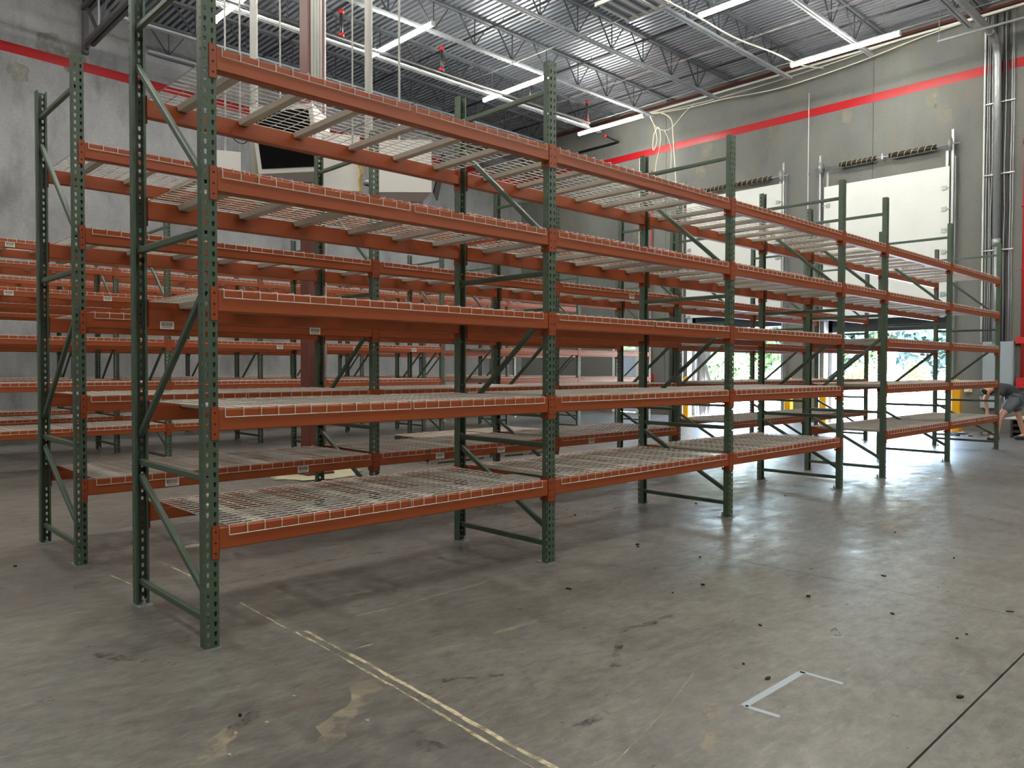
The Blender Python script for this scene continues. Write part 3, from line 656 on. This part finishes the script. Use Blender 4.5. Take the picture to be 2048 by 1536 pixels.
# ------------------------------------------------------------------ overhead display housings in front of the column
Rv, Fv = Vector((.7208, -.6931, 0)), Vector((.6931, .7208, 0))
def pod(loc, yaw, w0, h0, dp, label, tilt=.22, screen=True):
    """housing whose front leans out at the top; local -Y is the front"""
    o = empty('display_housing', loc, rz=yaw); tag(o, label, 'display', 'overhead display housings')
    a, b = w0/2, h0
    f = -dp/2
    vs = [(-a, f, 0), (a, f, 0), (a, f-tilt, b), (-a, f-tilt, b), (-a+.06, dp/2, .0), (a-.06, dp/2, .0), (a-.06, dp/2, b), (-a+.06, dp/2, b)]
    MB().add(vs, [(0, 1, 2, 3), (5, 4, 7, 6), (4, 0, 3, 7), (1, 5, 6, 2), (3, 2, 6, 7), (4, 5, 1, 0)]).build('shell', WHITE, o)
    MB().add([(-a, f, 0), (a, f, 0), (a-.06, dp/2, 0), (-a+.06, dp/2, 0), (-a+.12, f+.10, -.09), (a-.12, f+.10, -.09), (a-.15, dp/2-.1, -.09), (-a+.15, dp/2-.1, -.09)],
             [(7, 6, 5, 4), (0, 4, 5, 1), (1, 5, 6, 2), (2, 6, 7, 3), (3, 7, 4, 0)]).build('lower_bevel', mat('bevel_grey', (176, 174, 174), .5), o)
    if screen:
        e = .008; m_ = .055
        def P(u, v, off): return (u, f-tilt*v/b-off, v)
        vs = [P(-a+m_, m_, e), P(a-m_, m_, e), P(a-m_, b-m_, e), P(-a+m_, b-m_, e), P(-a+m_, m_, -.01), P(a-m_, m_, -.01), P(a-m_, b-m_, -.01), P(-a+m_, b-m_, -.01)]
        MB().add(vs, [(0, 1, 2, 3), (0, 4, 5, 1), (1, 5, 6, 2), (2, 6, 7, 3), (3, 7, 4, 0)]).build('screen', SCREEN, o)
    return o
base_yaw = YAW-PI/2
pod((4.73, 8.78, 3.80), base_yaw-.18, .80, .74, .42, 'white overhead housing with a large tilted black screen above the second rack row', .22)
pod((5.16, 8.52, 3.62), base_yaw+.35, .46, .68, .40, 'white overhead housing with a blank white front beside the tilted screen', .02, False)
pc = pod((5.70, 7.86, 3.56), base_yaw, .72, .62, .50, 'white overhead housing with a blank front and its black screen turned toward the dock doors', .03, False)
MB().add([(.37, -.22, .0), (.385, -.22, .0), (.50, -.22, .50), (.485, -.22, .50), (.37, .22, .0), (.385, .22, .0), (.50, .22, .50), (.485, .22, .50)], [(0, 1, 2, 3), (7, 6, 5, 4), (0, 4, 5, 1), (1, 5, 6, 2), (2, 6, 7, 3), (3, 7, 4, 0)]).build('screen', SCREEN, pc)
pd = pod((4.09, 9.40, 3.84), base_yaw+.35, .36, .24, .28, 'small white overhead housing with a dark end near the thin hanging rods', .02, False)
MB().box(.155, .175, -.12, .10, .02, .22).build('screen', SCREEN, pd)
for i, (x, y, z0, r, lab) in enumerate(((4.33, 9.11, 3.66, .048, 'thick white pipe hanging left of the column'), (5.35, 8.13, 3.69, .048, 'thick white pipe hanging right of the column'),
        (4.07, 9.35, 4.1, .012, 'thin white rod hanging farthest left of the column'), (4.20, 9.22, 4.1, .012, 'thin white rod hanging second from left of the column'), (4.56, 8.88, 4.4, .010, 'thin white rod between the thick pipe and the column'),
        (5.20, 8.26, 4.2, .010, 'thin white rod between the column and the right thick pipe'), (5.63, 7.88, 4.2, .014, 'thin white rod hanging right of both thick pipes'))):
    o = empty('hanging_pipe', (x, y, 0)); tag(o, lab, 'pipe')
    smooth(MB().tube([(0, 0, z0), (0, 0, 9.6)], r, 12).build('pipe', PVC, o))
    if r > .03: smooth(MB().tube([(0, 0, z0), (0, 0, z0+.05)], r*1.5, 12).build('flange', GALV, o))
cable('cord', [(4.36, 9.06, 4.0), (4.37, 9.0, 4.06), (4.40, 8.98, 3.98), (4.38, 9.0, 3.9), (4.37, 9.02, 3.72)], .018, YCORD, 'yellow cord hooked beside the tilted screen', 'cord')
cable('cord', [(5.24, 8.20, 4.0), (5.25, 8.2, 3.93), (5.28, 8.18, 3.85), (5.26, 8.2, 3.75), (5.28, 8.19, 3.6)], .014, YCORD, 'yellow cord with a plug hanging by the right thick pipe', 'cord')
cable('cord', [(4.09, 9.30, 4.35), (4.16, 9.24, 4.22), (4.24, 9.17, 4.2), (4.28, 9.13, 4.3)], .008, BLKPIPE, 'black cord looped between the thin hanging rods', 'cord')

# ------------------------------------------------------------------ pallets
def pallet_meshes(m):
    db = MB().box(0, .13, 0, 1.02, 0, .018).mesh('deck_board', m); stg = MB().box(0, 1.2, 0, .04, 0, .09).mesh('stringer', m); bb = MB().box(0, .13, 0, 1.02, 0, .018).mesh('bottom_board', m)
    return db, stg, bb
PM = pallet_meshes(WOOD); PD = pallet_meshes(WOODD)
def pallet(x, y, z, rz, label, group, P):
    o = empty('wooden_pallet', (x, y, z), rz=rz); tag(o, label, 'pallet', group)
    for k in range(3): put('bottom_board', P[2], o, (.0+.535*k, 0, 0))
    for k in range(3): put('stringer', P[1], o, (0, .49*k, .018))
    for k in range(7): put('deck_board', P[0], o, (.178*k, 0, .108))
    return o
for s, x in enumerate((7.05, 8.4)):
    for k in range(3): pallet(x+random.uniform(-.03, .03), 9.05+random.uniform(-.03, .03), .126*k+.0003, random.uniform(-.03, .03), f'weathered pallet, {["lowest", "middle", "top"][k]} of the stack {["nearer", "farther from"][s]} {["to ", ""][s]}the maroon column', 'pallets behind the second rack row', PM)
for k in range(3): pallet(18.75, 3.35, .126*k+.0003, .05, f'dark pallet beside the stooping person, {["lowest", "middle", "top"][k]} of three', 'dark pallets by the wall', PD)
o = MB().box(18.75, 19.9, 3.4, 4.5, .3795, .40).build('white_board', WHITE); tag(o, 'thin white board lying on the dark pallets', 'board')
for i in range(16):
    L, wd = random.uniform(.15, .5), random.uniform(.05, .12)
    o = MB().box(-L/2, L/2, -wd/2, wd/2, 0, random.uniform(.015, .05)).build('scrap_board', WOODD if i % 2 else mat('scrap_grey', (120+5*i, 112+4*i, 108), .8), None, (random.uniform(18.3, 19.5), random.uniform(4.75, 5.55), .0), random.uniform(0, PI))
    tag(o, 'broken board scrap in the loose heap by the yellow bollard', 'scrap', 'board scraps by the bollard')

# ------------------------------------------------------------------ person stooping by the far end of the nearest rack
SKINM = mat('skin', (196, 150, 126), .5); SHIRT = mat('dark_grey_shirt', (64, 68, 74), .8); SHORTS = mat('grey_shorts', (104, 112, 118), .8); HAIR = mat('dark_hair', (38, 30, 26), .6); SHOE = mat('dark_shoe', (52, 54, 58), .6)
PB = Vector((17.78, 4.355, 0))
def pw(a, c_, z): q = PB+Rv*a-Fv*c_; return (q.x, q.y, z)
def skin(name, chains, m, parent, sub=2):
    """chains: list of [(key, pos, radius)...]; equal keys are one joint"""
    idx = {}; vs = []; rad = []; ed = []
    for ch in chains:
        last = None
        for kx, ps, r in ch:
            if kx not in idx: idx[kx] = len(vs); vs.append(pw(*ps)); rad.append(r)
            if last is not None: ed.append((last, idx[kx]))
            last = idx[kx]
    me = bpy.data.meshes.new(name); me.from_pydata(vs, ed, []); me.materials.append(m)
    o = put(name, me, parent)
    md = o.modifiers.new('skin', 'SKIN'); md.use_smooth_shade = True
    for i, r in enumerate(rad): me.skin_vertices[0].data[i].radius = (r, r) if not isinstance(r, tuple) else r
    me.skin_vertices[0].data[0].use_root = True
    sb = o.modifiers.new('sub', 'SUBSURF'); sb.levels = sub; sb.render_levels = sub
    return o
per = empty('person', (0, 0, 0)); tag(per, 'person in dark shirt and grey shorts stooping with arms hanging beside the dark pallets', 'person')
pel = ('pel', (.30, 0, .90), .135); wst = ('wst', (.17, 0, 1.0), .125); chs = ('chs', (.0, 0, 1.07), .15); nk = ('nk', (-.14, 0, 1.06), .06); hd0 = ('hd0', (-.22, 0, 1.02), .075); hd1 = ('hd1', (-.31, 0, .93), .085)
body = [[pel, wst, chs, nk, hd0, hd1]]
for s, n in ((1, 'n'), (-1, 'f')):
    body.append([chs, ('sh'+n, (-.07, s*.17, 1.05), .062), ('el'+n, (-.17, s*.20, .80), .043), ('wr'+n, (-.13, s*.17, .58), .030), ('pa'+n, (-.13, s*.165, .52), .034)])
    for k in range(4): body.append([('pa'+n, (0, 0, 0), 0), (f'f{k}{n}', (-.155+.017*k, s*.165, .465), .010), (f'g{k}{n}', (-.150+.016*k, s*.155, .43-.008*(k == 1)), .008)])
    body.append([('pa'+n, (0, 0, 0), 0), ('t0'+n, (-.165, s*.16, .505), .011), ('t1'+n, (-.18, s*.155, .475), .009)])
body += [[pel, ('hpn', (.23, .11, .83), .095), ('knn', (-.06, .12, .48), .060), ('ann', (-.12, .12, .10), .042), ('ton', (-.28, .13, .05), .036)],
         [pel, ('hpf', (.34, -.11, .83), .095), ('knf', (.47, -.11, .47), .060), ('anf', (.58, -.11, .10), .042), ('tof', (.44, -.11, .05), .036)]]
skin('body', body, SKINM, per)
skin('shirt', [[('a', (.34, 0, .90), .16), ('b', (.17, 0, 1.01), .150), ('c', (.0, 0, 1.08), .172), ('d', (-.10, 0, 1.07), .10)]]+[[('c', (0, 0, 0), 0), ('s%d' % s, (-.07, s*.18, 1.05), .085), ('e%d' % s, (-.13, s*.20, .90), .075)] for s in (1, -1)], SHIRT, per)
skin('shorts', [[('p', (.31, 0, .88), .16), ('q', (.23, .11, .82), .125), ('r', (.02, .12, .57), .105)], [('p', (0, 0, 0), 0), ('u', (.34, -.11, .82), .125), ('v', (.45, -.11, .56), .105)]], SHORTS, per)
skin('hair', [[('h', (-.27, 0, 1.02), .086), ('i', (-.345, 0, .94), .086)]], HAIR, per)
for s, n, ax in ((.12, 'n', -.12), (-.11, 'f', .58)):
    skin('shoe', [[('a'+n, (ax+.05, s, .055), .05), ('b'+n, (ax-.06, s, .05), .048), ('c'+n, (ax-.20, s, .045), .042)]], SHOE, per)
mb = MB()
for s in (-1, 1): mb.tube([pw(-.375, s*.035, .895), pw(-.385, s*.035, .89)], .012, 8)
mb.build('eyes', DARK, per); MB().tube([pw(-.36, 0, .875), pw(-.405, 0, .865)], [.018, .012], 8).build('nose', SKINM, per)
MB().tube([pw(-.355, -.03, .835), pw(-.362, 0, .83), pw(-.355, .03, .835)], .007, 6).build('mouth', mat('lips', (160, 96, 88), .5), per)
for s in (-1, 1): MB().tube([pw(-.28, s*.082, .95), pw(-.28, s*.098, .95)], .028, 10).build('ear', SKINM, per)

# ------------------------------------------------------------------ floor litter
chips = [(7.027, 4.497), (5.616, 4.953), (5.047, 3.775), (4.993, 3.73), (5.058, 3.199), (4.678, 2.173), (4.426, 2.778), (3.96, 2.116), (4.711, 1.681), (5.26, 1.22), (3.712, 3.327), (4.129, 2.811), (4.532, 1.289), (4.638, 1.273), (3.723, 1.046), (3.378, 1.889), (3.307, 1.725), (7.079, 2.514), (6.434, 1.859), (5.532, 2.037), (9.308, 4.936), (8.203, 4.094), (1.24, 6.44), (1.685, 5.198), (1.368, 3.033)]
for x, y in chips:
    n = random.randint(5, 7); s = random.uniform(.006, .015); e = random.uniform(1, 2.2)
    prof = [(s*e*random.uniform(.6, 1)*math.cos(2*PI*i/n), s*random.uniform(.6, 1)*math.sin(2*PI*i/n)) for i in range(n)]
    o = MB().prism(prof, (0, 0, 0), (1, 0, 0), (0, 1, 0), (0, 0, random.uniform(.004, .012))).build('debris_chip', DARK, None, (x, y, 0), random.uniform(0, PI)); tag(o, 'small dark chip of debris lying on the open concrete floor', 'debris', 'dark debris chips')
o = MB().prism([(0, 0), (.16, -.02), (.19, .03), (.10, .07), (.02, .05)], (2.32, 6.16, 0), (1, 0, 0), (0, 1, 0), (0, 0, .008)).build('cardboard_scrap', mat('cardboard', (206, 200, 182), .8)); tag(o, 'pale torn cardboard scrap lying in the aisle behind the nearest rack', 'scrap')
for x, y in ((1.723, 2.634), (1.42, 2.9), (1.62, 3.05), (1.2, 2.75), (1.29, 2.9)):
    o = MB().prism([(.008*math.cos(k), .006*math.sin(k)) for k in (0, 1, 2, 3.2, 4.2, 5.2)], (0, 0, 0), (1, 0, 0), (0, 1, 0), (0, 0, .007)).build('pale_pebble', PUTTY, None, (x, y, 0), random.uniform(0, 3)); tag(o, 'tiny pale crumb on the stained floor near the worn tape line', 'debris', 'pale crumbs on the floor')

# ------------------------------------------------------------------ outside, seen through the dock doors
tag(MB().box(20.25, 260, -120, 200, -.3, -.03).build('ground', mat('sunlit_paving', (206, 204, 198), .9, (190, 188, 180), .4)), 'sunlit pale paving outside the dock doors', kind='structure')
tag(MB().box(48, 52, -120, 200, -.03, .0).build('kerb', mat('kerb', (210, 208, 200), .9)), 'pale kerb across the yard', kind='structure')
def crown(nm, seed, n, m):
    rnd = random.Random(seed); mb = MB(); lobes = [(Vector((rnd.uniform(-1, 1), rnd.uniform(-1, 1), rnd.uniform(-.7, .9)))*.62, rnd.uniform(.38, .62)) for _ in range(14)]
    for _ in range(n):
        c_, r = rnd.choice(lobes); d = Vector((rnd.gauss(0, 1), rnd.gauss(0, 1), rnd.gauss(0, 1))).normalized()
        p = c_+d*r*rnd.uniform(.75, 1.05); a = d.orthogonal().normalized(); a.rotate(Matrix.Rotation(rnd.uniform(0, 6.3), 3, d)); b = d.cross(a)*.5; s = rnd.uniform(.07, .13); a = a+d*rnd.uniform(-.5, .5)
        mb.add([p-a*s, p+b*s, p+a*s, p-b*s], [(0, 1, 2, 3)])
    return mb.mesh(nm, m)
LEAF1 = mat('leaf_green', (56, 84, 44), .6, (80, 108, 60), 1.5); LEAF2 = mat('leaf_haze_blue_green', (40, 62, 58), .6, (56, 80, 72), 1.5); LEAF3 = mat('leaf_yellow_green', (120, 130, 50), .6, (140, 145, 66), 2)  # LEAF2: blue tint of distant haze put into the leaf colour
C1 = [crown('crown', s, 4200, LEAF1) for s in (1, 2)]; C2 = [crown('crown', s, 4200, LEAF2) for s in (3, 4)]; C3 = crown('crown', 5, 1500, LEAF3)
TRK = MB().tube([(0, 0, 0), (0, 0, 1)], [.09, .06], 8).mesh('trunk', WOODD)
def tree(x, y, h, wd, cm, label, group):
    o = empty('tree', (x, y, -.03)); tag(o, label, 'tree', group)
    t_ = put('trunk', TRK, o); t_.scale = (wd*.5, wd*.5, h*.6)
    c_ = put('crown', cm, o, (0, 0, h*.52), random.uniform(0, 6)); c_.scale = (wd*.55, wd*.55, h*.52); c_['kind'] = 'stuff'
tx = [(64 if i % 2 else 84, -8+5.2*i+random.uniform(-1, 1)) for i in range(16)]
for i, (x, y) in enumerate(tx):
    far_ = y < 31
    tree(x+random.uniform(-4, 4), y, random.uniform(7.5, 11), random.uniform(7.5, 9), (C2 if far_ else C1)[i % 2], f'leafy tree in the row beyond the yard, {ORD[i] if i < 13 else ["fourteenth", "fifteenth", "sixteenth"][i-13]} counted from the riser side', 'trees beyond the yard')
for i, (x, y, h) in enumerate(((50, 20.0, 1.9), (50, 16.6, 1.9), (45, 26.2, 2.4), (48, 29.5, 2.6), (42, 23, 1.6))): tree(x, y, h, h*.75, C3 if i < 2 else C1[0], f'small young tree at the yard edge, {ORD[i]} of the planted ones', 'young trees at the yard edge')
